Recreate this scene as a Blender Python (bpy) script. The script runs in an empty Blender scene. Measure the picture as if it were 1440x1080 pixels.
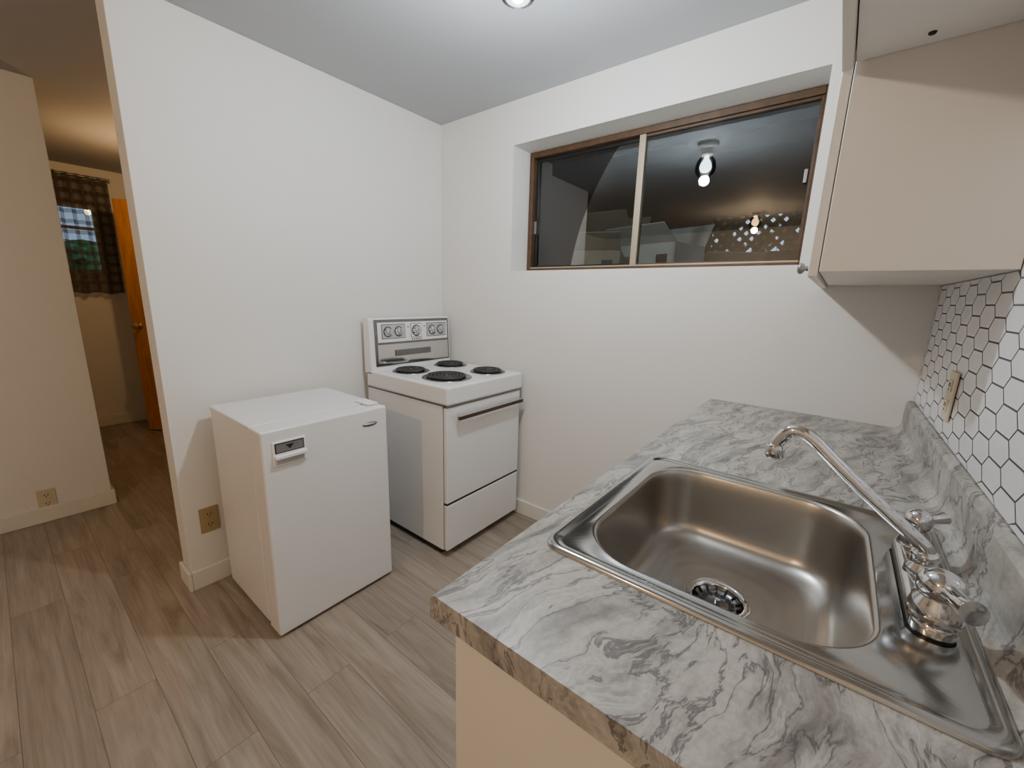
import bpy, bmesh, math, random
from mathutils import Vector, Matrix
random.seed(4)
C=bpy.context; S=C.scene
W=2.316; HC=2.328; XC=1.6846; YC=-1.563; ZCT=.91
XK=2.0255; YK=-.757; ZB=1.3875; Z2=1.785
# ------------------------------------------------------------ materials
def nt(name):
    m=bpy.data.materials.new(name); m.use_nodes=True
    t=m.node_tree; return m,t,t.nodes['Principled BSDF']
def P(b,**k):
    mp={'col':'Base Color','rough':'Roughness','metal':'Metallic','spec':'Specular IOR Level','aniso':'Anisotropic','coat':'Coat Weight','ecol':'Emission Color','estr':'Emission Strength','alpha':'Alpha','trans':'Transmission Weight','ior':'IOR','sheen':'Sheen Weight'}
    for a,v in k.items():
        if a in('col','ecol'): v=(*v,1)
        b.inputs[mp[a]].default_value=v
def node(t,typ,**k):
    n=t.nodes.new(typ)
    for a,v in k.items():
        if a in n.inputs.keys(): n.inputs[a].default_value=v
        else: setattr(n,a,v)
    return n
def coords(t,scale=(1,1,1),rot=(0,0,0),loc=(0,0,0)):
    tc=t.nodes.new('ShaderNodeTexCoord'); mp=t.nodes.new('ShaderNodeMapping')
    mp.inputs['Scale'].default_value=scale; mp.inputs['Rotation'].default_value=rot; mp.inputs['Location'].default_value=loc
    t.links.new(tc.outputs['Object'],mp.inputs[0]); return mp.outputs[0]
def ramp(t,fac,stops,interp='LINEAR'):
    r=t.nodes.new('ShaderNodeValToRGB'); r.color_ramp.interpolation=interp
    e=r.color_ramp.elements
    while len(e)<len(stops): e.new(.5)
    for i,(p,c) in enumerate(stops):
        e[i].position=p; e[i].color=(*c,1) if len(c)==3 else c
    t.links.new(fac,r.inputs[0]); return r.outputs[0]
def mixc(t,fac,a,b,mode='MIX'):
    m=t.nodes.new('ShaderNodeMix'); m.data_type='RGBA'; m.blend_type=mode
    for s,v in((0,fac),(6,a),(7,b)):
        if isinstance(v,(int,float)): m.inputs[s].default_value=v
        elif isinstance(v,tuple): m.inputs[s].default_value=(*v,1)
        else: t.links.new(v,m.inputs[s])
    return m.outputs[2]
def bump(t,b,h,strength=.2,dist=.002):
    n=t.nodes.new('ShaderNodeBump'); n.inputs['Strength'].default_value=strength; n.inputs['Distance'].default_value=dist
    t.links.new(h,n.inputs['Height']); t.links.new(n.outputs[0],b.inputs['Normal'])
def simple(name,col,rough=.5,metal=0,var=.04,nscale=6,bs=0,**k):
    m,t,b=nt(name); P(b,rough=rough,metal=metal,**k)
    n=node(t,'ShaderNodeTexNoise',Scale=nscale,Detail=4.0); t.links.new(coords(t),n.inputs['Vector'])
    c=ramp(t,n.outputs['Fac'],[(.3,tuple(x*(1-var) for x in col)),(.7,tuple(min(1,x*(1+var)) for x in col))])
    t.links.new(c,b.inputs['Base Color'])
    if bs:
        n2=node(t,'ShaderNodeTexNoise',Scale=180.0,Detail=2.0); t.links.new(coords(t),n2.inputs['Vector'])
        bump(t,b,n2.outputs['Fac'],bs,.0015)
    return m
M={}
M['wall']=simple('wall_paint',(.77,.76,.735),.55,var=.015,nscale=2,bs=.15)
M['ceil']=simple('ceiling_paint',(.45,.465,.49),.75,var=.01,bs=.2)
M['trim']=simple('trim_paint',(.76,.74,.68),.4,var=.02)
M['enamel']=simple('white_enamel',(.80,.80,.80),.22,var=.01)
M['fridgew']=simple('fridge_white',(.78,.775,.775),.32,var=.01)
M['gasket']=simple('gasket_grey',(.45,.45,.46),.6)
M['chrome']=simple('chrome',(.66,.66,.67),.07,1,var=.01)
M['chromed']=simple('dark_chrome',(.22,.22,.23),.22,1)
M['black']=simple('black_enamel',(.012,.012,.013),.35)
M['coil']=simple('burner_coil',(.02,.019,.02),.5)
M['brown']=simple('brown_bakelite',(.05,.022,.012),.4)
M['cab']=simple('cabinet_melamine',(.76,.715,.64),.42,var=.01)
M['cabu']=simple('cabinet_underside',(.80,.78,.75),.5,var=.01)
M['frame']=simple('window_wood_brown',(.075,.038,.016),.5,var=.3,nscale=20)
M['alu']=simple('bronze_aluminium',(.42,.36,.27),.4,.6)
M['beige']=simple('outlet_beige',(.60,.53,.40),.45)
M['brass']=simple('brass_outlet',(.42,.32,.17),.4,.3)
M['dark']=simple('dark_slot',(.01,.01,.01),.6)
M['silver']=simple('badge_silver',(.28,.28,.29),.35,.7)
M['white']=simple('white_plastic',(.85,.85,.85),.35)
M['grout']=simple('grout_grey',(.085,.083,.085),.8)
M['tile']=simple('hex_tile_white',(.74,.74,.75),.25,var=.03)
M['card']=simple('cardboard',(.42,.35,.27),.8,var=.12)
M['cardw']=simple('white_carton',(.7,.7,.68),.7,var=.1)
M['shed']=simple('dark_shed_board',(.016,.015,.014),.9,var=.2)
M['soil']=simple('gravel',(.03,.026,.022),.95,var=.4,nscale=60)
M['latt']=simple('lattice_wood',(.10,.055,.03),.8,var=.2)
M['porc']=simple('porcelain',(.75,.74,.70),.3)
def f_floor():
    m,t,b=nt('vinyl_planks'); P(b,rough=.42,spec=.4)
    co=coords(t,loc=(.35,.06,0))
    br=node(t,'ShaderNodeTexBrick',offset=.37,offset_frequency=2,squash=1.0)
    for k,v in {'Scale':1.0,'Mortar Size':.0010,'Mortar Smooth':.3,'Brick Width':1.22,'Row Height':.15,'Bias':0.0}.items(): br.inputs[k].default_value=v
    br.inputs['Color1'].default_value=(0,0,0,1); br.inputs['Color2'].default_value=(1,1,1,1); br.inputs['Mortar'].default_value=(.5,.5,.5,1)
    t.links.new(co,br.inputs['Vector'])
    vm=node(t,'ShaderNodeVectorMath',operation='MULTIPLY_ADD'); vm.inputs[1].default_value=(3,7,5)
    t.links.new(br.outputs['Color'],vm.inputs[0]); t.links.new(co,vm.inputs[2])
    mp=t.nodes.new('ShaderNodeMapping'); mp.inputs['Scale'].default_value=(1.1,11,1); t.links.new(vm.outputs[0],mp.inputs[0])
    n=node(t,'ShaderNodeTexNoise',Scale=1.5,Detail=7.0,Roughness=.6,Distortion=1.0); t.links.new(mp.outputs[0],n.inputs['Vector'])
    mp2=t.nodes.new('ShaderNodeMapping'); mp2.inputs['Scale'].default_value=(2,70,1); t.links.new(vm.outputs[0],mp2.inputs[0])
    n2=node(t,'ShaderNodeTexNoise',Scale=2.0,Detail=5.0,Roughness=.6); t.links.new(mp2.outputs[0],n2.inputs['Vector'])
    g=ramp(t,n.outputs['Fac'],[(.30,(.215,.175,.137)),(.44,(.30,.252,.203)),(.58,(.352,.302,.25)),(.75,(.42,.368,.312))])
    g2=ramp(t,n2.outputs['Fac'],[(.3,(.80,.80,.80)),(.7,(1.1,1.1,1.1))])
    c=mixc(t,.8,g,g2,'MULTIPLY')
    pl=ramp(t,br.outputs['Color'],[(0,(.91,.905,.90)),(1,(1.06,1.055,1.05))])
    c=mixc(t,1.0,c,pl,'MULTIPLY')
    sm=node(t,'ShaderNodeMath',operation='MULTIPLY'); sm.inputs[1].default_value=.8; t.links.new(br.outputs['Fac'],sm.inputs[0])
    c=mixc(t,sm.outputs[0],c,(.085,.067,.05))
    t.links.new(c,b.inputs['Base Color'])
    inv=node(t,'ShaderNodeMath',operation='SUBTRACT'); inv.inputs[0].default_value=1; t.links.new(br.outputs['Fac'],inv.inputs[1])
    bump(t,b,inv.outputs[0],.3,.0015); return m
M['floor']=f_floor()
def f_counter():
    m,t,b=nt('laminate_grey_stone'); P(b,rough=.36,spec=.45)
    co=coords(t,scale=(1,1,1),rot=(0,0,math.radians(-78)))
    w=node(t,'ShaderNodeTexNoise',Scale=3.2,Detail=4.0); t.links.new(co,w.inputs['Vector'])
    add=node(t,'ShaderNodeVectorMath',operation='MULTIPLY_ADD'); add.inputs[1].default_value=(.20,.20,.20)
    t.links.new(w.outputs['Color'],add.inputs[0]); t.links.new(co,add.inputs[2])
    mp=t.nodes.new('ShaderNodeMapping'); mp.inputs['Scale'].default_value=(3.4,17,6); t.links.new(add.outputs[0],mp.inputs[0])
    n=node(t,'ShaderNodeTexNoise',Scale=1.5,Detail=9.0,Roughness=.68,Distortion=.4); t.links.new(mp.outputs[0],n.inputs['Vector'])
    base=ramp(t,n.outputs['Fac'],[(.28,(.13,.124,.116)),(.40,(.25,.238,.22)),(.50,(.365,.35,.322)),(.60,(.47,.45,.415)),(.74,(.33,.31,.285))])
    mp2=t.nodes.new('ShaderNodeMapping'); mp2.inputs['Scale'].default_value=(2.6,11,4); mp2.inputs['Location'].default_value=(4,2,1); t.links.new(add.outputs[0],mp2.inputs[0])
    n2=node(t,'ShaderNodeTexNoise',Scale=2.0,Detail=9.0,Roughness=.6,Distortion=.5); t.links.new(mp2.outputs[0],n2.inputs['Vector'])
    v=ramp(t,n2.outputs['Fac'],[(.47,(0,0,0)),(.497,(1,1,1)),(.503,(1,1,1)),(.512,(0,0,0))])
    v2=ramp(t,n2.outputs['Fac'],[(.56,(0,0,0)),(.585,(1,1,1)),(.59,(1,1,1)),(.61,(0,0,0))])
    sc=node(t,'ShaderNodeMath',operation='MULTIPLY'); sc.inputs[1].default_value=.8
    t.links.new(v,sc.inputs[0])
    c=mixc(t,sc.outputs[0],base,(.075,.07,.075))
    sc2=node(t,'ShaderNodeMath',operation='MULTIPLY'); sc2.inputs[1].default_value=.45
    t.links.new(v2,sc2.inputs[0]); c=mixc(t,sc2.outputs[0],c,(.58,.565,.54))
    n3=node(t,'ShaderNodeTexNoise',Scale=130.0,Detail=3.0); t.links.new(co,n3.inputs['Vector'])
    sp=ramp(t,n3.outputs['Fac'],[(.35,(.84,.84,.84)),(.6,(1.05,1.05,1.05))])
    c=mixc(t,.7,c,sp,'MULTIPLY')
    t.links.new(c,b.inputs['Base Color']); return m
M['counter']=f_counter()
def f_steel():
    m,t,b=nt('brushed_steel'); P(b,rough=.3,metal=1)
    n=node(t,'ShaderNodeTexNoise',Scale=3.0,Detail=2.0); t.links.new(coords(t,(2,3,400)),n.inputs['Vector'])
    c=ramp(t,n.outputs['Fac'],[(.3,(.43,.41,.38)),(.7,(.47,.45,.42))]); t.links.new(c,b.inputs['Base Color'])
    r=ramp(t,n.outputs['Fac'],[(.3,(.30,.30,.30)),(.7,(.34,.34,.34))]); t.links.new(r,b.inputs['Roughness']); return m
M['steel']=f_steel()
def f_rim():
    m,t,b=nt('steel_rim'); P(b,rough=.15,metal=1,col=(.45,.445,.43)); return m
M['rim']=f_rim()
def f_glass(name,ior=1.75,tint=(1,1,1),rough=0.0):
    m=bpy.data.materials.new(name); m.use_nodes=True; t=m.node_tree; t.nodes.clear()
    o=t.nodes.new('ShaderNodeOutputMaterial'); mx=t.nodes.new('ShaderNodeMixShader'); tr=t.nodes.new('ShaderNodeBsdfTransparent'); gl=t.nodes.new('ShaderNodeBsdfGlossy'); fr=t.nodes.new('ShaderNodeFresnel')
    tr.inputs[0].default_value=(*tint,1); gl.inputs['Roughness'].default_value=rough; fr.inputs[0].default_value=ior
    t.links.new(fr.outputs[0],mx.inputs[0]); t.links.new(tr.outputs[0],mx.inputs[1]); t.links.new(gl.outputs[0],mx.inputs[2]); t.links.new(mx.outputs[0],o.inputs[0]); return m
M['glass']=f_glass('window_glass',1.95,(.8,.85,.86))
M['jar']=f_glass('clear_lamp_glass',1.5)
def f_emit(name,col,s):
    m,t,b=nt(name); P(b,col=(.9,.9,.9),ecol=col,estr=s,rough=.3); return m
M['bulbc']=f_emit('bulb_cool',(.85,.95,1),25)
M['bulbw']=f_emit('bulb_warm',(1,.50,.16),14)
def f_wood():
    m,t,b=nt('orange_veneer'); P(b,rough=.35)
    n=node(t,'ShaderNodeTexNoise',Scale=4.0,Detail=6.0,Distortion=1.0); t.links.new(coords(t,(8,8,1)),n.inputs['Vector'])
    c=ramp(t,n.outputs['Fac'],[(.3,(.50,.19,.025)),(.7,(.72,.32,.06))]); t.links.new(c,b.inputs['Base Color']); return m
M['door']=f_wood()
def f_curtain():
    m=bpy.data.materials.new('plaid_curtain'); m.use_nodes=True; t=m.node_tree; b=t.nodes['Principled BSDF']; P(b,rough=.9)
    co=coords(t)
    sx=t.nodes.new('ShaderNodeSeparateXYZ'); t.links.new(co,sx.inputs[0])
    outs=[]
    for ax,per in((1,.075),(2,.085)):
        a=node(t,'ShaderNodeMath',operation='MULTIPLY'); a.inputs[1].default_value=1/per; t.links.new(sx.outputs[ax],a.inputs[0])
        f=node(t,'ShaderNodeMath',operation='FRACT'); t.links.new(a.outputs[0],f.inputs[0])
        g=node(t,'ShaderNodeMath',operation='GREATER_THAN'); g.inputs[1].default_value=.6; t.links.new(f.outputs[0],g.inputs[0]); outs.append(g.outputs[0])
    s=node(t,'ShaderNodeMath',operation='ADD'); t.links.new(outs[0],s.inputs[0]); t.links.new(outs[1],s.inputs[1])
    h=node(t,'ShaderNodeMath',operation='MULTIPLY'); h.inputs[1].default_value=.5; t.links.new(s.outputs[0],h.inputs[0])
    c=ramp(t,h.outputs[0],[(0,(.02,.014,.012)),(.5,(.045,.027,.022)),(1,(.10,.07,.05))]); t.links.new(c,b.inputs['Base Color'])
    tr=t.nodes.new('ShaderNodeBsdfTransparent'); mx=t.nodes.new('ShaderNodeMixShader')
    fa=ramp(t,h.outputs[0],[(0,(.5,.5,.5)),(.5,(.25,.25,.25)),(1,(.08,.08,.08))])
    t.links.new(fa,mx.inputs[0]); t.links.new(b.outputs[0],mx.inputs[1]); t.links.new(tr.outputs[0],mx.inputs[2])
    t.links.new(mx.outputs[0],t.nodes['Material Output'].inputs[0]); return m
M['curtain']=f_curtain()
M['leaf']=simple('hedge_leaves',(.10,.22,.07),.8,var=.7,nscale=14)
# ------------------------------------------------------------ geometry helpers
def add(name,me,mat,parent=None,smooth=False):
    if smooth:
        for p in me.polygons: p.use_smooth=True
    o=bpy.data.objects.new(name,me); S.collection.objects.link(o)
    for mm in (mat if isinstance(mat,list) else [mat]): me.materials.append(M[mm])
    if parent: o.parent=parent
    return o
def empty(name,loc=(0,0,0)):
    o=bpy.data.objects.new(name,None); o.location=(0,0,0); o.empty_display_size=.1; S.collection.objects.link(o); return o
def bmbox(bm,x,y,z):
    vs=[bm.verts.new((a,b,c)) for a in x for b in y for c in z]
    for f in((0,1,3,2),(4,6,7,5),(0,4,5,1),(2,3,7,6),(0,2,6,4),(1,5,7,3)): bm.faces.new([vs[i] for i in f])
def boxes(name,lst,mat,parent=None,bev=0,seg=2):
    bm=bmesh.new()
    for b in lst: bmbox(bm,*b)
    bmesh.ops.recalc_face_normals(bm,faces=bm.faces)
    me=bpy.data.meshes.new(name); bm.to_mesh(me); bm.free()
    o=add(name,me,mat,parent)
    if bev:
        m=o.modifiers.new('b','BEVEL'); m.width=bev; m.segments=seg; m.limit_method='ANGLE'
        for p in me.polygons: p.use_smooth=True
        m.harden_normals=True
    return o
def box(name,x,y,z,mat,parent=None,bev=0,seg=2): return boxes(name,[(x,y,z)],mat,parent,bev,seg)
def lathe(name,prof,mat,loc=(0,0,0),axis=None,parent=None,seg=32,smooth=True,closed=True):
    bm=bmesh.new(); rings=[]
    for r,z in prof:
        rings.append([bm.verts.new((r*math.cos(2*math.pi*i/seg),r*math.sin(2*math.pi*i/seg),z)) for i in range(seg)] if r>1e-6 else [bm.verts.new((0,0,z))])
    for a,b in zip(rings,rings[1:]):
        for i in range(seg):
            j=(i+1)%seg
            if len(a)==1 and len(b)==1: continue
            if len(a)==1: bm.faces.new([a[0],b[i],b[j]])
            elif len(b)==1: bm.faces.new([a[i],a[j],b[0]])
            else: bm.faces.new([a[i],a[j],b[j],b[i]])
    if closed:
        for r in (rings[0],rings[-1]):
            if len(r)>1: bm.faces.new(r)
    bmesh.ops.recalc_face_normals(bm,faces=bm.faces)
    q=Vector((0,0,1)).rotation_difference(Vector(axis)).to_matrix().to_4x4() if axis else Matrix()
    bm.transform(Matrix.Translation(loc)@q)
    me=bpy.data.meshes.new(name); bm.to_mesh(me); bm.free()
    o=add(name,me,mat,parent,False)
    if smooth:
        for p in me.polygons: p.use_smooth=len(p.vertices)<5
    return o
def tube(name,pts,r,mat,parent=None,smooth_path=True,seg=8,radii=None):
    cu=bpy.data.curves.new(name,'CURVE'); cu.dimensions='3D'; cu.bevel_depth=r; cu.bevel_resolution=seg//2; cu.use_fill_caps=True
    sp=cu.splines.new('NURBS' if smooth_path else 'POLY'); sp.points.add(len(pts)-1)
    for i,p in enumerate(pts):
        sp.points[i].co=(*p,1)
        if radii: sp.points[i].radius=radii[i]
    if smooth_path: sp.order_u=3; sp.use_endpoint_u=True; sp.resolution_u=10
    tmp=bpy.data.objects.new('tmp',cu); S.collection.objects.link(tmp)
    me=bpy.data.meshes.new_from_object(tmp.evaluated_get(C.evaluated_depsgraph_get()))
    bpy.data.objects.remove(tmp); me.name=name; me.materials.clear()
    return add(name,me,mat,parent,True)
def extr(name,prof,y0,y1,mat,parent=None):
    bm=bmesh.new(); n=len(prof)
    a=[bm.verts.new((x,y0,z)) for x,z in prof]; b=[bm.verts.new((x,y1,z)) for x,z in prof]
    for i in range(n): bm.faces.new([a[i],a[(i+1)%n],b[(i+1)%n],b[i]])
    bm.faces.new(a); bm.faces.new(b); bmesh.ops.recalc_face_normals(bm,faces=bm.faces)
    me=bpy.data.meshes.new(name); bm.to_mesh(me); bm.free(); return add(name,me,mat,parent)
# ------------------------------------------------------------ room shell
box('floor',(-3.4,W+.1),(-4.6,1.1),(-.1,0),'floor')
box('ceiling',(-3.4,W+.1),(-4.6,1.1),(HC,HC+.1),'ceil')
wl,wr,wb,wt=.566,1.930,1.461,2.113
boxes('wall_back',[((-.12,wl),(0,.25),(0,HC)),((wr,W+.1),(0,.25),(0,HC)),((wl,wr),(0,.25),(0,wb)),((wl,wr),(0,.25),(wt,HC))],'wall')
box('wall_partition',(-.115,0),(-1.496,0),(0,HC),'wall',bev=.003)
box('wall_partition_rear',(-.115,0),(.25,1.0),(0,HC),'wall')
box('wall_right',(W,W+.1),(-4.5,0),(0,HC),'wall')
box('wall_front',(-1.28,W+.1),(-4.6,-4.5),(0,HC),'wall')
box('wall_left',(-1.40,-1.28),(-4.6,-1.57),(0,HC),'wall',bev=.003)
fy0,fy1,fz0,fz1=-2.0,-1.13,1.42,2.02
boxes('wall_far',[((-3.4,-3.3),(-2.7,fy0),(0,HC)),((-3.4,-3.3),(fy1,1.1),(0,HC)),((-3.4,-3.3),(fy0,fy1),(0,fz0)),((-3.4,-3.3),(fy0,fy1),(fz1,HC))],'wall')
box('wall_far_left',(-3.3,-1.4),(-2.7,-2.6),(0,HC),'wall')
box('wall_far_right',(-3.3,-.115),(1.0,1.1),(0,HC),'wall')
bh=.09;bt=.014
boxes('baseboard_partition',[((0,bt),(-1.496,-.001),(0,bh)),((-.115-bt,bt),(-1.496-bt,-1.496),(0,bh)),((-.115-bt,-.115),(-1.496,0),(0,bh))],'trim',bev=.004)
box('baseboard_back',(bt,XC+.02),(-bt,0),(0,bh),'trim',bev=.004)
boxes('baseboard_left',[((-1.28,-1.28+bt),(-4.5,-1.57+bt),(0,bh)),((-1.40,-1.28),(-1.57,-1.57+bt),(0,bh))],'trim',bev=.004)
box('baseboard_far',(-3.3,-3.3+bt),(-2.6,1.0),(0,.10),'trim',bev=.004)
# ------------------------------------------------------------ kitchen window
win=empty('window_1')
gy=.15
F=.028
boxes('outer_frame',[((wl+.001,wl+F),(gy,gy+.07),(wb+.001,wt-.001)),((wr-F*.6,wr-.001),(gy,gy+.07),(wb+.001,wt-.001)),((wl+F,wr-F*.6),(gy,gy+.07),(wb+.001,wb+.024)),((wl+F,wr-F*.6),(gy,gy+.07),(wt-.03,wt-.001))],'frame',win,.003)
def sash(n,x0,x1,y0,y1,z0,z1,t,mat):
    boxes(n,[((x0,x0+t),(y0,y1),(z0,z1)),((x1-t,x1),(y0,y1),(z0,z1)),((x0+t,x1-t),(y0,y1),(z0,z0+t)),((x0+t,x1-t),(y0,y1),(z1-t,z1))],mat,win,.002)
z0,z1=wb+.024,wt-.03
sash('sash_left',wl+F,1.235,gy+.035,gy+.05,z0,z1,.016,'black')
sash('sash_right',1.215,wr-F*.6,gy+.01,gy+.028,z0,z1,.012,'frame')
box('meeting_rail',(1.207,1.238),(gy+.002,gy+.03),(z0,z1),'alu',win,.002)
box('track',(wl+F,wr-F*.6),(gy+.001,gy+.008),(wb+.020,wb+.030),'alu',win,.001)
box('pane_left',(wl+F+.016,1.22),(gy+.042,gy+.0425),(z0+.016,z1-.016),'glass',win)
box('pane_right',(1.24,wr-F*.6-.012),(gy+.018,gy+.0185),(z0+.012,z1-.012),'glass',win)
box('latch_left',(wl+F+.001,wl+F+.013),(gy+.022,gy+.035),(1.68,1.75),'silver',win,.002)
box('latch_right',(wr-.045,wr-.033),(gy+.002,gy+.010),(1.78,1.83),'silver',win,.002)
# outside (enclosed carport)
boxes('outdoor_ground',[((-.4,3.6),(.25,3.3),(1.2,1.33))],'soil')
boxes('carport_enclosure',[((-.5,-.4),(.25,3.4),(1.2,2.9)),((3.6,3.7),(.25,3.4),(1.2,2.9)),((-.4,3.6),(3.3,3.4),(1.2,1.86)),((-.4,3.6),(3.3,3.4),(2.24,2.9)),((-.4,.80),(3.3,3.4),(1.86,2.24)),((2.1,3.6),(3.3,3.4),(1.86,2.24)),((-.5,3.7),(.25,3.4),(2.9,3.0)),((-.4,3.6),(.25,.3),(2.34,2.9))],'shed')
bm=bmesh.new()
def slat(x0,z0,x1,z1,w,y,th):
    d=Vector((x1-x0,0,z1-z0)).normalized(); n=Vector((-d.z,0,d.x))*w/2
    ps=[Vector((x0,y,z0))+n,Vector((x0,y,z0))-n,Vector((x1,y,z1))-n,Vector((x1,y,z1))+n]
    a=[bm.verts.new(p) for p in ps]; b=[bm.verts.new(p+Vector((0,th,0))) for p in ps]
    bm.faces.new(a); bm.faces.new(b[::-1])
    for i in range(4): bm.faces.new([a[i],b[i],b[(i+1)%4],a[(i+1)%4]])
for i in range(-4,13):
    x=.80+i*.115
    a=max(x,.80); e=min(x+.38,2.1)
    if e>a: slat(a,1.86+(a-x),e,1.86+(e-x),.046,3.28,.008)
    if e>a: slat(a,2.24-(a-x),e,2.24-(e-x),.046,3.27,.008)
me=bpy.data.meshes.new('garden_lattice'); bm.to_mesh(me); bm.free(); add('garden_lattice',me,'latt')
# foliage partly covering the lattice outside
bm=bmesh.new()
for k in range(70):
    bmesh.ops.create_icosphere(bm,subdivisions=1,radius=random.uniform(.03,.10),matrix=Matrix.Translation((random.uniform(.7,2.2),3.62+random.uniform(-.1,.1),random.uniform(1.8,2.3))))
for k in range(26): bmbox(bm,(.7+k*.06,.706+k*.06),(3.6,3.606),(1.0,2.2))
me=bpy.data.meshes.new('climbing_vine'); bm.to_mesh(me); bm.free(); add('climbing_vine',me,'leaf')
box('outdoor_ground_3',(-.5,3.7),(3.4,4.4),(.9,1.01),'soil')
def carton(x,y,z,w,d,h,rot,mat):
    e=empty('cardboard_box')
    t=.006
    boxes('body',[((-w/2,w/2),(-d/2,-d/2+t),(0,h)),((-w/2,w/2),(d/2-t,d/2),(0,h)),((-w/2,-w/2+t),(-d/2,d/2),(0,h)),((w/2-t,w/2),(-d/2,d/2),(0,h)),((-w/2,w/2),(-d/2,d/2),(0,t))],mat,e)
    f=box('flap',(-w/2,w/2),(0,t),(0,d*.5),mat,e); f.location=(0,-d/2,h); f.rotation_euler=(math.radians(58),0,0)
    f=box('flap_rear',(-w/2,w/2),(0,t),(0,d*.5),mat,e); f.location=(0,d/2-t,h); f.rotation_euler=(math.radians(-30),0,0)
    box('label',(-w*.3,w*.1),(-d/2-.002,-d/2),(h*.35,h*.7),'cardw',e)
    boxes('print',[((-w*.26,w*.02),(-d/2-.003,-d/2-.002),(h*.45,h*.5)),((-w*.26,-w*.05),(-d/2-.003,-d/2-.002),(h*.57,h*.6)),((w*.2,w*.38),(-d/2-.003,-d/2-.0005),(h*.55,h*.8))],'dark',e)
    e.location=(x,y,z); e.rotation_euler=(0,0,rot)
carton(.66,.80,1.33,.40,.34,.30,.35,'card'); carton(1.02,1.12,1.33,.45,.36,.36,-.25,'cardw'); carton(.50,1.35,1.33,.5,.4,.50,.1,'card'); carton(1.28,1.75,1.33,.4,.36,.24,.5,'card')
# ------------------------------------------------------------ far window + curtain + hedge
fw=empty('window_2')
boxes('frame',[((-3.36,-3.32),(fy0+.001,fy0+.04),(fz0+.001,fz1-.001)),((-3.36,-3.32),(fy1-.04,fy1-.001),(fz0+.001,fz1-.001)),((-3.36,-3.32),(fy0+.04,fy1-.04),(fz0+.001,fz0+.04)),((-3.36,-3.32),(fy0+.04,fy1-.04),(fz1-.04,fz1-.001)),((-3.355,-3.325),(-1.56,-1.53),(fz0+.04,fz1-.04)),((-3.355,-3.325),(fy0+.04,fy1-.04),(1.80,1.825))],'white',fw)
box('pane',(-3.341,-3.339),(fy0+.04,fy1-.04),(fz0+.04,fz1-.04),'glass',fw)
cu=empty('curtain')
bm=bmesh.new(); N=140; K=14; g=[]
for j in range(K+1):
    z=2.25-1.0*j/K; row=[]
    for i in range(N+1):
        u=i/N; y=-2.08+1.03*u
        x=-3.235+.022*math.sin(u*2*math.pi*15+.6*math.sin(j*.4))+.006*math.sin(u*97)
        row.append(bm.verts.new((x,y,z+(.008*math.sin(u*40) if j==K else 0))))
    g.append(row)
for j in range(K):
    for i in range(N): bm.faces.new([g[j][i],g[j][i+1],g[j+1][i+1],g[j+1][i]])
me=bpy.data.meshes.new('cloth'); bm.to_mesh(me); bm.free(); add('cloth',me,'curtain',cu,True)
tube('rod',[(-3.235,-2.2,2.235),(-3.235,-1.02,2.235)],.007,'silver',cu,False)
boxes('rod_bracket',[((-3.3,-3.228),(-1.035,-1.025),(2.22,2.25))],'silver',cu)
bm=bmesh.new()
for k in range(90):
    bmesh.ops.create_icosphere(bm,subdivisions=2,radius=random.uniform(.16,.30),matrix=Matrix.Translation((-4.6+random.uniform(-.3,.3),random.uniform(-3.2,.4),random.uniform(.2,1.68))))
for v in bm.verts: v.co+=Vector([random.uniform(-.02,.02) for _ in range(3)]); v.co.z=max(v.co.z,0)
me=bpy.data.meshes.new('hedge'); bm.to_mesh(me); bm.free(); add('hedge',me,'leaf')
box('outdoor_ground_2',(-6.5,-3.4),(-4,1.5),(-.1,0),'soil')
# ------------------------------------------------------------ wooden door
dr=empty('door_1')
box('slab',(0,.76),(-.0175,.0175),(.012,2.03),'door',dr,.002)
for sgn in(-1,1):
    lathe('knob',[(.0,0),(.026,0),(.026,.006),(.011,.010),(.011,.034),(.024,.042),(.027,.055),(.020,.066),(0,.068)],'brass',(.065,sgn*.0175,.98),(0,sgn,0),dr)
dr.location=(-2.84,-1.09,0); dr.rotation_euler=(0,0,math.radians(43))
# ------------------------------------------------------------ wall outlets
def outlet(name,mat,loc,ax):
    e=empty(name)
    box('plate',(0,.005),(-.036,.036),(-.058,.058),mat,e,.002)
    for dz in(-.024,.024):
        box('receptacle',(.005,.007),(-.016,.016),(dz-.014,dz+.014),mat,e,.003)
        boxes('slots',[((.007,.0076),(-.008,-.005),(dz-.002,dz+.008)),((.007,.0076),(.005,.008),(dz-.002,dz+.008)),((.007,.0076),(-.002,.002),(dz-.011,dz-.006))],'dark',e)
    e.location=loc; e.rotation_euler=(0,0,ax)
outlet('wall_outlet','brass',(0,-1.405,.31),0)
outlet('wall_outlet','beige',(-1.28,-1.83,.13),0)
outlet('wall_outlet','beige',(W-.005,-.50,1.115),math.pi)
# ------------------------------------------------------------ mini fridge
fr=empty('mini_fridge')
fx0,fx1,fyA,fyB,fh=.065,.575,-1.37,-.86,.838
box('cabinet',(fx0,.47),(fyA+.003,fyB-.003),(.018,fh-.018),'fridgew',fr,.006)
box('top_panel',(fx0-.004,.478),(fyA,fyB),(fh-.020,fh),'fridgew',fr,.006)
box('gasket',(.47,.484),(fyA+.012,fyB-.012),(.04,fh-.03),'gasket',fr)
box('door',(.484,fx1),(fyA,fyB),(.012,fh-.002),'fridgew',fr,.009,3)
for yy in(fyA+.05,fyB-.05):
    for xx in(.12,.42): lathe('foot',[(.015,0),(.015,.02)],'black',(xx,yy,0),None,fr,12)
box('hinge_cover',(.43,.53),(fyB-.065,fyB-.012),(fh,fh+.008),'white',fr,.003)
box('handle_plate',(fx1-.001,fx1+.006),(-1.335,-1.218),(.70,.792),'white',fr,.004)
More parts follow.
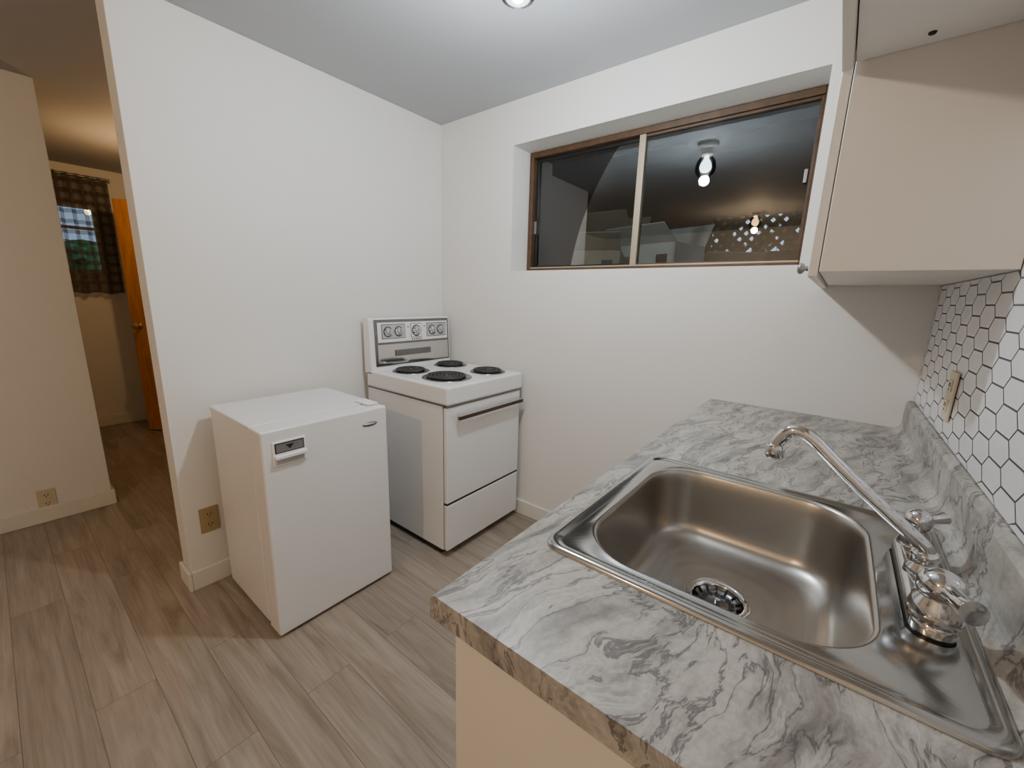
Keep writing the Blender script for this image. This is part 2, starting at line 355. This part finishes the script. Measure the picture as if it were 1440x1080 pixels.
box('handle_inlay',(fx1+.006,fx1+.008),(-1.328,-1.226),(.748,.786),'dark',fr,.001)
box('handle_inlay_panel',(fx1+.008,fx1+.0088),(-1.324,-1.230),(.752,.782),'silver',fr)
bm=bmesh.new(); v=[bm.verts.new(p) for p in((fx1+.0092,-1.292,.776),(fx1+.0092,-1.262,.776),(fx1+.0092,-1.277,.758))]; bm.faces.new(v)
me=bpy.data.meshes.new('arrow'); bm.to_mesh(me); bm.free(); add('arrow_mark',me,'dark',fr)
box('handle_lip',(fx1+.004,fx1+.024),(-1.333,-1.220),(.728,.744),'white',fr,.005,3)
box('handle_recess',(fx1+.006,fx1+.0066),(-1.325,-1.228),(.706,.728),'gasket',fr,.001)
lathe('badge',[(0,0),(.036,0),(.034,.003),(0,.003)],'silver',(0,0,0),None,fr,28).matrix_local=Matrix.Translation((fx1,-.945,.772))@Matrix.Rotation(math.pi/2,4,'Y')@Matrix.Diagonal((.26,1,1,1))
lathe('badge_inner',[(0,0),(.024,0),(0,.0006)],'white',(0,0,0),None,fr,28).matrix_local=Matrix.Translation((fx1+.003,-.945,.772))@Matrix.Rotation(math.pi/2,4,'Y')@Matrix.Diagonal((.08,1,1,1))
# ------------------------------------------------------------ electric stove
st=empty('electric_stove')
sx0,sx1,sy0,sy1,sz=.045,.69,-.618,-.035,.897
box('side_body',(sx0,sx1-.030),(sy0+.006,sy1-.006),(.035,.80),'enamel',st,.003)
box('kick_gap_fill',(sx0+.03,sx1-.06),(sy0+.02,sy1-.02),(0,.036),'black',st)  # black block stands in for the shade of the kick gap
box('front_gap',(sx1-.031,sx1-.022),(sy0+.012,sy1-.012),(.04,.802),'black',st)  # black sheet paints the shade seen in the gaps around the door
box('oven_door',(sx1-.024,sx1),(sy0+.006,sy1-.006),(.300,.793),'enamel',st,.005,3)
box('oven_door_gap',(sx1-.022,sx1-.003),(sy0+.008,sy1-.008),(.290,.300),'black',st)  # black strip painted as the shaded gap between door and drawer
box('storage_drawer',(sx1-.024,sx1),(sy0+.006,sy1-.006),(.040,.288),'enamel',st,.005,3)
box('cooktop',(sx0,sx1+.012),(sy0,sy1),(.805,sz),'enamel',st,.012,4)
boxes('cooktop_seam',[((sx0+.006,sx1+.004),(sy0+.006,sy1-.006),(.798,.806))],'chromed',st)
box('handle_bar',(sx1+.022,sx1+.038),(sy0+.06,sy1-.02),(.730,.750),'brown',st,.004,3)
box('handle_chrome',(sx1+.020,sx1+.040),(sy0+.055,sy1-.015),(.750,.757),'chrome',st,.001)
for yy in(sy0+.075,sy1-.045): box('handle_post',(sx1,sx1+.03),(yy,yy+.016),(.732,.756),'chrome',st,.003)
for bx,by,r in((.245,-.465,.090),(.24,-.16,.090),(.515,-.445,.115),(.55,-.165,.090)):
    lathe('drip_bowl',[(r*.3,.0012),(r*.85,.001),(r*1.02,.004),(r*1.11,.004),(r*1.13,.0005)],'chromed',(bx,by,sz),None,st,40,closed=False)
    lathe('drip_dark',[(0,.0018),(r*.93,.0018)],'black',(bx,by,sz),None,st,40,closed=False)
    pts=[]; turns=4 if r<.1 else 5
    for i in range(turns*20+1):
        a=2*math.pi*i/20; rr=.018+(r*.94-.018)*i/(turns*20); pts.append((bx+rr*math.cos(a),by+rr*math.sin(a),sz+.011))
    tube('coil',pts,.0064,'coil',st,False)
    for k in range(3):
        a=k*2.094+.5; tube('coil_support',[(bx,by,sz+.004),(bx+r*math.cos(a),by+r*math.sin(a),sz+.004)],.002,'chromed',st,False)
    lathe('coil_hub',[(0,0),(.012,0),(.012,.009),(0,.011)],'chromed',(bx,by,sz+.004),None,st,16)
bx0,bx1=.035,.085
extr('backguard_body',[(bx0,.88),(bx1+.012,.88),(bx1+.012,.93),(bx1,1.172),(bx1-.008,1.182),(bx0,1.182)],sy0,sy1,'enamel',st)
def panel(n,y0,y1,z0,z1,off,mat,th=.003):
    def X(z): return bx1+.012-.012*(z-.93)/.242+off
    bm=bmesh.new(); vs=[]
    for o in(0,th):
        for (y,z) in((y0,z0),(y1,z0),(y1,z1),(y0,z1)): vs.append(bm.verts.new((X(z)+o,y,z)))
    for f in((0,1,2,3),(4,5,6,7),(0,1,5,4),(1,2,6,5),(2,3,7,6),(3,0,4,7)): bm.faces.new([vs[i] for i in f])
    bmesh.ops.recalc_face_normals(bm,faces=bm.faces)
    me=bpy.data.meshes.new(n); bm.to_mesh(me); bm.free(); return add(n,me,mat,st)
panel('chrome_frame',sy0+.03,sy1-.008,.915,1.174,.001,'chromed')  # bright chrome frame; its dark reflection is put into the base colour
panel('control_panel',sy0+.048,sy1-.022,1.048,1.158,.005,'enamel')
for a,b_,n in((-.545,-.385,'left'),(-.225,-.07,'right'),(-.345,-.265,'middle')):
    panel('panel_outline_'+n,a,b_,1.066,1.148,.0085,'black',.001)
    panel('panel_inset_'+n,a+.003,b_-.003,1.069,1.145,.0097,'gasket' if n!='middle' else 'white',.001)
panel('splash_strip',sy0+.045,sy1-.018,.925,1.035,.005,'chrome',.001)
panel('splash_emboss',-.46,-.20,.965,1.0,.007,'chromed',.003)
for i,ky in enumerate((-.505,-.432,-.305,-.183,-.115)):
    k=.95 if i!=2 else 1.1
    lathe('knob_ring',[(.031*k,0),(.031*k,.0012),(.020,.0012)],'dark',(bx1+.0135,ky,1.106),(1,0,.05),st,28,closed=False)
    lathe('knob',[(.026*k,0),(.026*k,.003),(.021*k,.005),(.0195*k,.018),(.016*k,.022),(.006,.023),(0,.021)],'chrome',(bx1+.014,ky,1.106),(1,0,.05),st,28)
    box('knob_grip',(bx1+.034,bx1+.041),(ky-.003,ky+.003),(1.106-.015,1.106+.015),'chrome',st,.002)
for i in range(5): panel('mark_%d'%i,-.34+i*.016,-.332+i*.016,1.052,1.060,.0085,'dark',.0006)
for yy in(-.365,-.245): lathe('indicator',[(0,0),(.004,0),(.003,.003),(0,.003)],'brown',(bx1+.013,yy,1.13),(1,0,0),st,12)
# ------------------------------------------------------------ base cabinet + countertop
bc=empty('base_cabinet')
cx0=XC+.028
box('end_panel',(cx0,W-.002),(YC+.022,YC+.040),(0,ZCT-.040),'cab',bc,.001)
box('front_panel',(cx0+.001,cx0+.019),(YC+.041,-.016),(.10,ZCT-.040),'cab',bc)
for i in range(3):
    a=YC+.045+i*.49
    box('door_%d'%i,(cx0-.018,cx0),(a,a+.48),(.12,ZCT-.06),'cab',bc,.002)
box('toe_kick',(cx0+.06,cx0+.075),(YC+.041,-.016),(0,.10),'black',bc)
box('bottom_shelf',(cx0+.02,W-.01),(YC+.041,-.016),(.10,.116),'cab',bc)
ct=empty('countertop')
r=.012
front=[(XC+r*(1-math.cos(a)),ZCT-r*(1-math.sin(a))) for a in [i*math.pi/2/6 for i in range(7)]]
cove=[(W-.045+.025*math.sin(a),ZCT+.025*(1-math.cos(a))) for a in [i*math.pi/2/6 for i in range(7)]]
top=[(W-.020,1.0),(W-.017,1.008),(W-.010,1.010),(W-.001,1.010)]
prof=[(XC,ZCT-.038)]+front+cove+top+[(W-.001,ZCT-.038)]
hx0,hx1,hy0,hy1=1.765,2.245,-1.345,-.865
extr('slab_rear',prof,hy1,-.001,'counter',ct)
extr('slab_near',prof,YC,hy0,'counter',ct)
extr('slab_front_strip',[(XC,ZCT-.038)]+front+[(hx0,ZCT),(hx0,ZCT-.038)],hy0,hy1,'counter',ct)
extr('slab_wall_strip',[(hx1,ZCT-.038),(hx1,ZCT)]+cove+top+[(W-.001,ZCT-.038)],hy0,hy1,'counter',ct)
# ------------------------------------------------------------ sink
sk=empty('kitchen_sink')
def rrect(cx,cy,hx,hy,r,z,n=10):
    out=[]
    for q,(sx,sy) in enumerate(((1,1),(-1,1),(-1,-1),(1,-1))):
        for i in range(n+1):
            a=q*math.pi/2+i*math.pi/2/n
            out.append((cx+sx*(hx-r)+r*math.cos(a),cy+sy*(hy-r)+r*math.sin(a),z))
    return out
def rings(name,rs,mat,parent,cap=False,sub=0):
    bm=bmesh.new(); R=[[bm.verts.new(p) for p in rrect(*q)] for q in rs]
    for a,b in zip(R,R[1:]):
        n=len(a)
        for i in range(n): bm.faces.new([a[i],a[(i+1)%n],b[(i+1)%n],b[i]])
    if cap: bm.faces.new(R[-1])
    bmesh.ops.recalc_face_normals(bm,faces=bm.faces)
    me=bpy.data.meshes.new(name); bm.to_mesh(me); bm.free(); o=add(name,me,mat,parent,True)
    if sub: mm=o.modifiers.new('s','SUBSURF'); mm.levels=sub; mm.render_levels=sub
    return o
sc=(2.005,-1.103); bw=(1.977,-1.103); dc=(1.970,-1.085); bz=.752
rings('rim',[(*sc,.268,.265,.030,.9102),(*sc,.267,.264,.030,.914),(*sc,.264,.261,.029,.9165),(*sc,.259,.256,.028,.9172),(*sc,.254,.251,.027,.9165),(*sc,.250,.247,.026,.9145),(*sc,.248,.245,.026,.914),(*bw,.203,.236,.108,.914),(*bw,.201,.234,.107,.9152),(*bw,.198,.231,.104,.9150)],'rim',sk)
rings('bowl',[(*bw,.198,.231,.104,.9150),(*bw,.194,.227,.102,.9125),(*bw,.191,.224,.100,.905),(*bw,.188,.220,.098,.885),(*bw,.182,.213,.092,.83),(*bw,.177,.207,.088,.79),(*bw,.169,.198,.086,.771),(*bw,.152,.178,.082,.760),(*bw,.125,.146,.078,bz+.004),(*dc,.09,.10,.07,bz+.002),(*dc,.055,.055,.0549,bz)],'steel',sk,sub=2)
lathe('drain_flange',[(.057,.0005),(.055,.003),(.047,.002),(.044,-.004),(.042,-.010)],'chrome',(*dc,bz),None,sk,40,closed=False)
lathe('drain_basket',[(.042,-.004),(.039,-.008),(.034,-.011),(0,-.011)],'chromed',(*dc,bz),None,sk,40,closed=False)
lathe('basket_post',[(0,-.011),(.005,-.011),(.004,-.003),(.007,-.001),(0,.0)],'chrome',(*dc,bz),None,sk,16)
for i in range(14):
    a=i*2*math.pi/14; lathe('hole_%d'%i,[(0,0),(.0056,0)],'dark',(dc[0]+.026*math.cos(a),dc[1]+.026*math.sin(a),bz-.0105),None,sk,10,closed=False)
    tube('basket_rib_%d'%i,[(dc[0]+.034*math.cos(a),dc[1]+.034*math.sin(a),bz-.010),(dc[0]+.042*math.cos(a),dc[1]+.042*math.sin(a),bz-.003)],.0018,'black',sk,False)
# ------------------------------------------------------------ faucet
fa=empty('faucet'); X0=2.226
zl=.9175
rings('base_plate',[(X0,-1.095,.023,.128,.022,zl),(X0,-1.095,.023,.128,.022,zl+.009),(X0,-1.095,.021,.125,.020,zl+.015),(X0,-1.095,.016,.119,.0155,zl+.018)],'chrome',fa,True)
rings('base_gasket',[(X0,-1.095,.022,.127,.021,.9143),(X0,-1.095,.022,.127,.021,zl)],'black',fa)
lathe('spout_hub',[(.0,0),(.021,0),(.020,.010),(.016,.016),(.015,.026),(.017,.029),(.016,.035),(.010,.038),(0,.038)],'chrome',(X0,-1.09,zl+.016),None,fa)
tube('spout',[(X0,-1.09,zl+.043),(X0,-1.09,zl+.054),(X0-.010,-1.0895,zl+.064),(2.155,-1.087,1.028),(2.095,-1.083,1.080),(2.068,-1.081,1.106),(2.042,-1.079,1.113),(2.026,-1.078,1.094),(2.021,-1.0775,1.078)],.0105,'chrome',fa,True,12)
lathe('aerator',[(.010,0),(.0135,-.002),(.0145,-.006),(.0145,-.022),(.0125,-.025),(.010,-.025),(.009,-.02)],'chrome',(2.022,-1.0775,1.082),None,fa,28)
for hy,ang,k in((-1.195,math.radians(-72),1.1),(-.995,math.radians(42),.85)):
    lathe('handle_body',[(0,0),(.024*k,0),(.0245*k,.010),(.022*k,.024),(.018*k,.030),(.0175*k,.034),(.021*k,.037),(.0215*k,.050),(.017*k,.060),(.007*k,.065),(0,.0655)],'chrome',(X0,hy,zl+.013),None,fa)
    c,s=math.cos(ang),math.sin(ang); L=.052*k; z_=zl+.013+.046
    tube('handle_lever',[(X0+.004*c,hy+.004*s,z_),(X0+L*.4*c,hy+L*.4*s,z_+.002),(X0+L*.8*c,hy+L*.8*s,z_+.003),(X0+L*c,hy+L*s,z_+.005)],.0115*k,'chrome',fa,True,12,[1.1,.8,.9,1.1])
# ------------------------------------------------------------ hex tile backsplash (elongated hexagons)
hx=empty('hex_tile_backsplash')
boxes('grout',[((W-.0025,W-.0005),(-1.75,-.001),(1.011,ZB-.001)),((W-.0025,W-.0005),(-1.75,YK-.001),(ZB-.001,Z2-.001))],'grout',hx)
G=.0036; L=.054; A=.033; H=.0215; pitch=L+A+G; vp=2*H+G
bm=bmesh.new()
c_=0; y=.02
while y>-1.80:
    z=1.0+(vp/2 if c_%2 else 0)
    while z<Z2+.05:
        ps=[(y+L,z),(y+A,z+H),(y-A,z+H),(y-L,z),(y-A,z-H),(y+A,z-H)]
        top_=Z2-.002 if y<YK-L*.5 else ZB-.002
        cl=[(W-.0030,max(-1.749,min(p[0],-.0015)),min(max(p[1],1.012),top_)) for p in ps]
        if z-H<top_-.004 and z+H>1.016:
            try: bm.faces.new([bm.verts.new(p) for p in cl])
            except Exception: pass
        z+=vp
    y-=pitch; c_+=1
bmesh.ops.remove_doubles(bm,verts=bm.verts,dist=1e-6)
for f in bm.faces:
    f.normal_update()
    if f.normal.x>0: f.normal_flip()
me=bpy.data.meshes.new('tiles'); bm.to_mesh(me); bm.free(); add('tiles',me,'tile',hx)
# ------------------------------------------------------------ upper cabinets
uc=empty('upper_cabinet')
box('carcass',(XK,W-.005),(YK,-.001),(ZB,HC-.001),'cab',uc,.0015)
boxes('door',[((XK-.020,XK-.002),(YK+.003,-.384),(ZB-.010,HC-.02)),((XK-.020,XK-.002),(-.380,-.004),(ZB-.010,HC-.02))],'cab',uc,.002)
lathe('knob',[(0,0),(.008,0),(.006,.003),(.005,.008),(.011,.012),(.013,.017),(.009,.022),(0,.023)],'silver',(XK-.020,YK+.035,ZB+.010),(-1,0,0),uc,24)
ub=empty('upper_cabinet')
box('carcass',(XK,W-.005),(-1.62,YK-.001),(Z2,HC-.001),'cabu',ub,.0015)
boxes('door',[((XK-.020,XK-.002),(-1.18,YK-.003),(Z2-.014,HC-.02)),((XK-.020,XK-.002),(-1.62,-1.184),(Z2-.014,HC-.02))],'cab',ub,.002)
lathe('underside_hole',[(0,0),(.006,0),(.005,-.003),(0,-.004)],'dark',(2.128,-.80,Z2),None,ub,16)  # raised dark disc, the shade inside a hole given as colour
# ------------------------------------------------------------ ceiling lamps
def lamp(name,x,y,bulb,col,power,d=0):
    e=empty(name)
    H_=HC-d
    lathe('porcelain_base',[(0,d),(.064,d),(.064,-.012),(.052,-.022),(.036,-.030),(.034,-.060),(.028,-.064),(0,-.064)],'porc',(x,y,H_-.001),None,e)
    lathe('glass_jar',[(.034,-.055),(.036,-.070),(.056,-.095),(.064,-.130),(.061,-.160),(.046,-.185),(.020,-.197),(0,-.199)],'jar',(x,y,H_),None,e,closed=False)
    lathe('bulb',[(0,-.065),(.013,-.066),(.014,-.085),(.028,-.105),(.035,-.128),(.032,-.148),(.018,-.163),(0,-.168)],bulb,(x,y,H_),None,e)
    l=bpy.data.lights.new(name+'_light','POINT'); l.energy=power; l.color=col; l.shadow_soft_size=.03
    o=bpy.data.objects.new('light',l); o.location=(x,y,H_-.215); o.parent=e; S.collection.objects.link(o)
lamp('ceiling_lamp',1.24,-.842,'bulbc',(.89,.955,1.0),36,.012)
lamp('ceiling_lamp',1.19,-3.2,'bulbw',(1,.68,.40),38)
lamp('ceiling_lamp',-2.0,-1.02,'bulbw',(1,.60,.26),11)
w=bpy.data.worlds.new('dusk'); S.world=w; w.use_nodes=True
bg=w.node_tree.nodes['Background']; bg.inputs[0].default_value=(.62,.76,1,1); bg.inputs[1].default_value=1.4
# ------------------------------------------------------------ camera
cam=bpy.data.cameras.new('camera'); co=bpy.data.objects.new('camera',cam); S.collection.objects.link(co); S.camera=co
f,yaw,pit,rol=575.6121,.6631,.2094,-.0275
cy,sy=math.cos(yaw),math.sin(yaw);cp,sp=math.cos(pit),math.sin(pit)
fw_=Vector((-sy*cp,cy*cp,-sp)); r0=Vector((cy,sy,0)); d0=fw_.cross(r0)
rr=math.cos(rol)*r0+math.sin(rol)*d0; dd=-math.sin(rol)*r0+math.cos(rol)*d0
m=Matrix((rr,-dd,-fw_)).transposed().to_4x4(); m.translation=Vector((2.0743,-1.8889,1.3164)); co.matrix_world=m
cam.sensor_width=36; cam.sensor_fit='HORIZONTAL'; cam.lens=f/1440*36; cam.clip_start=.02
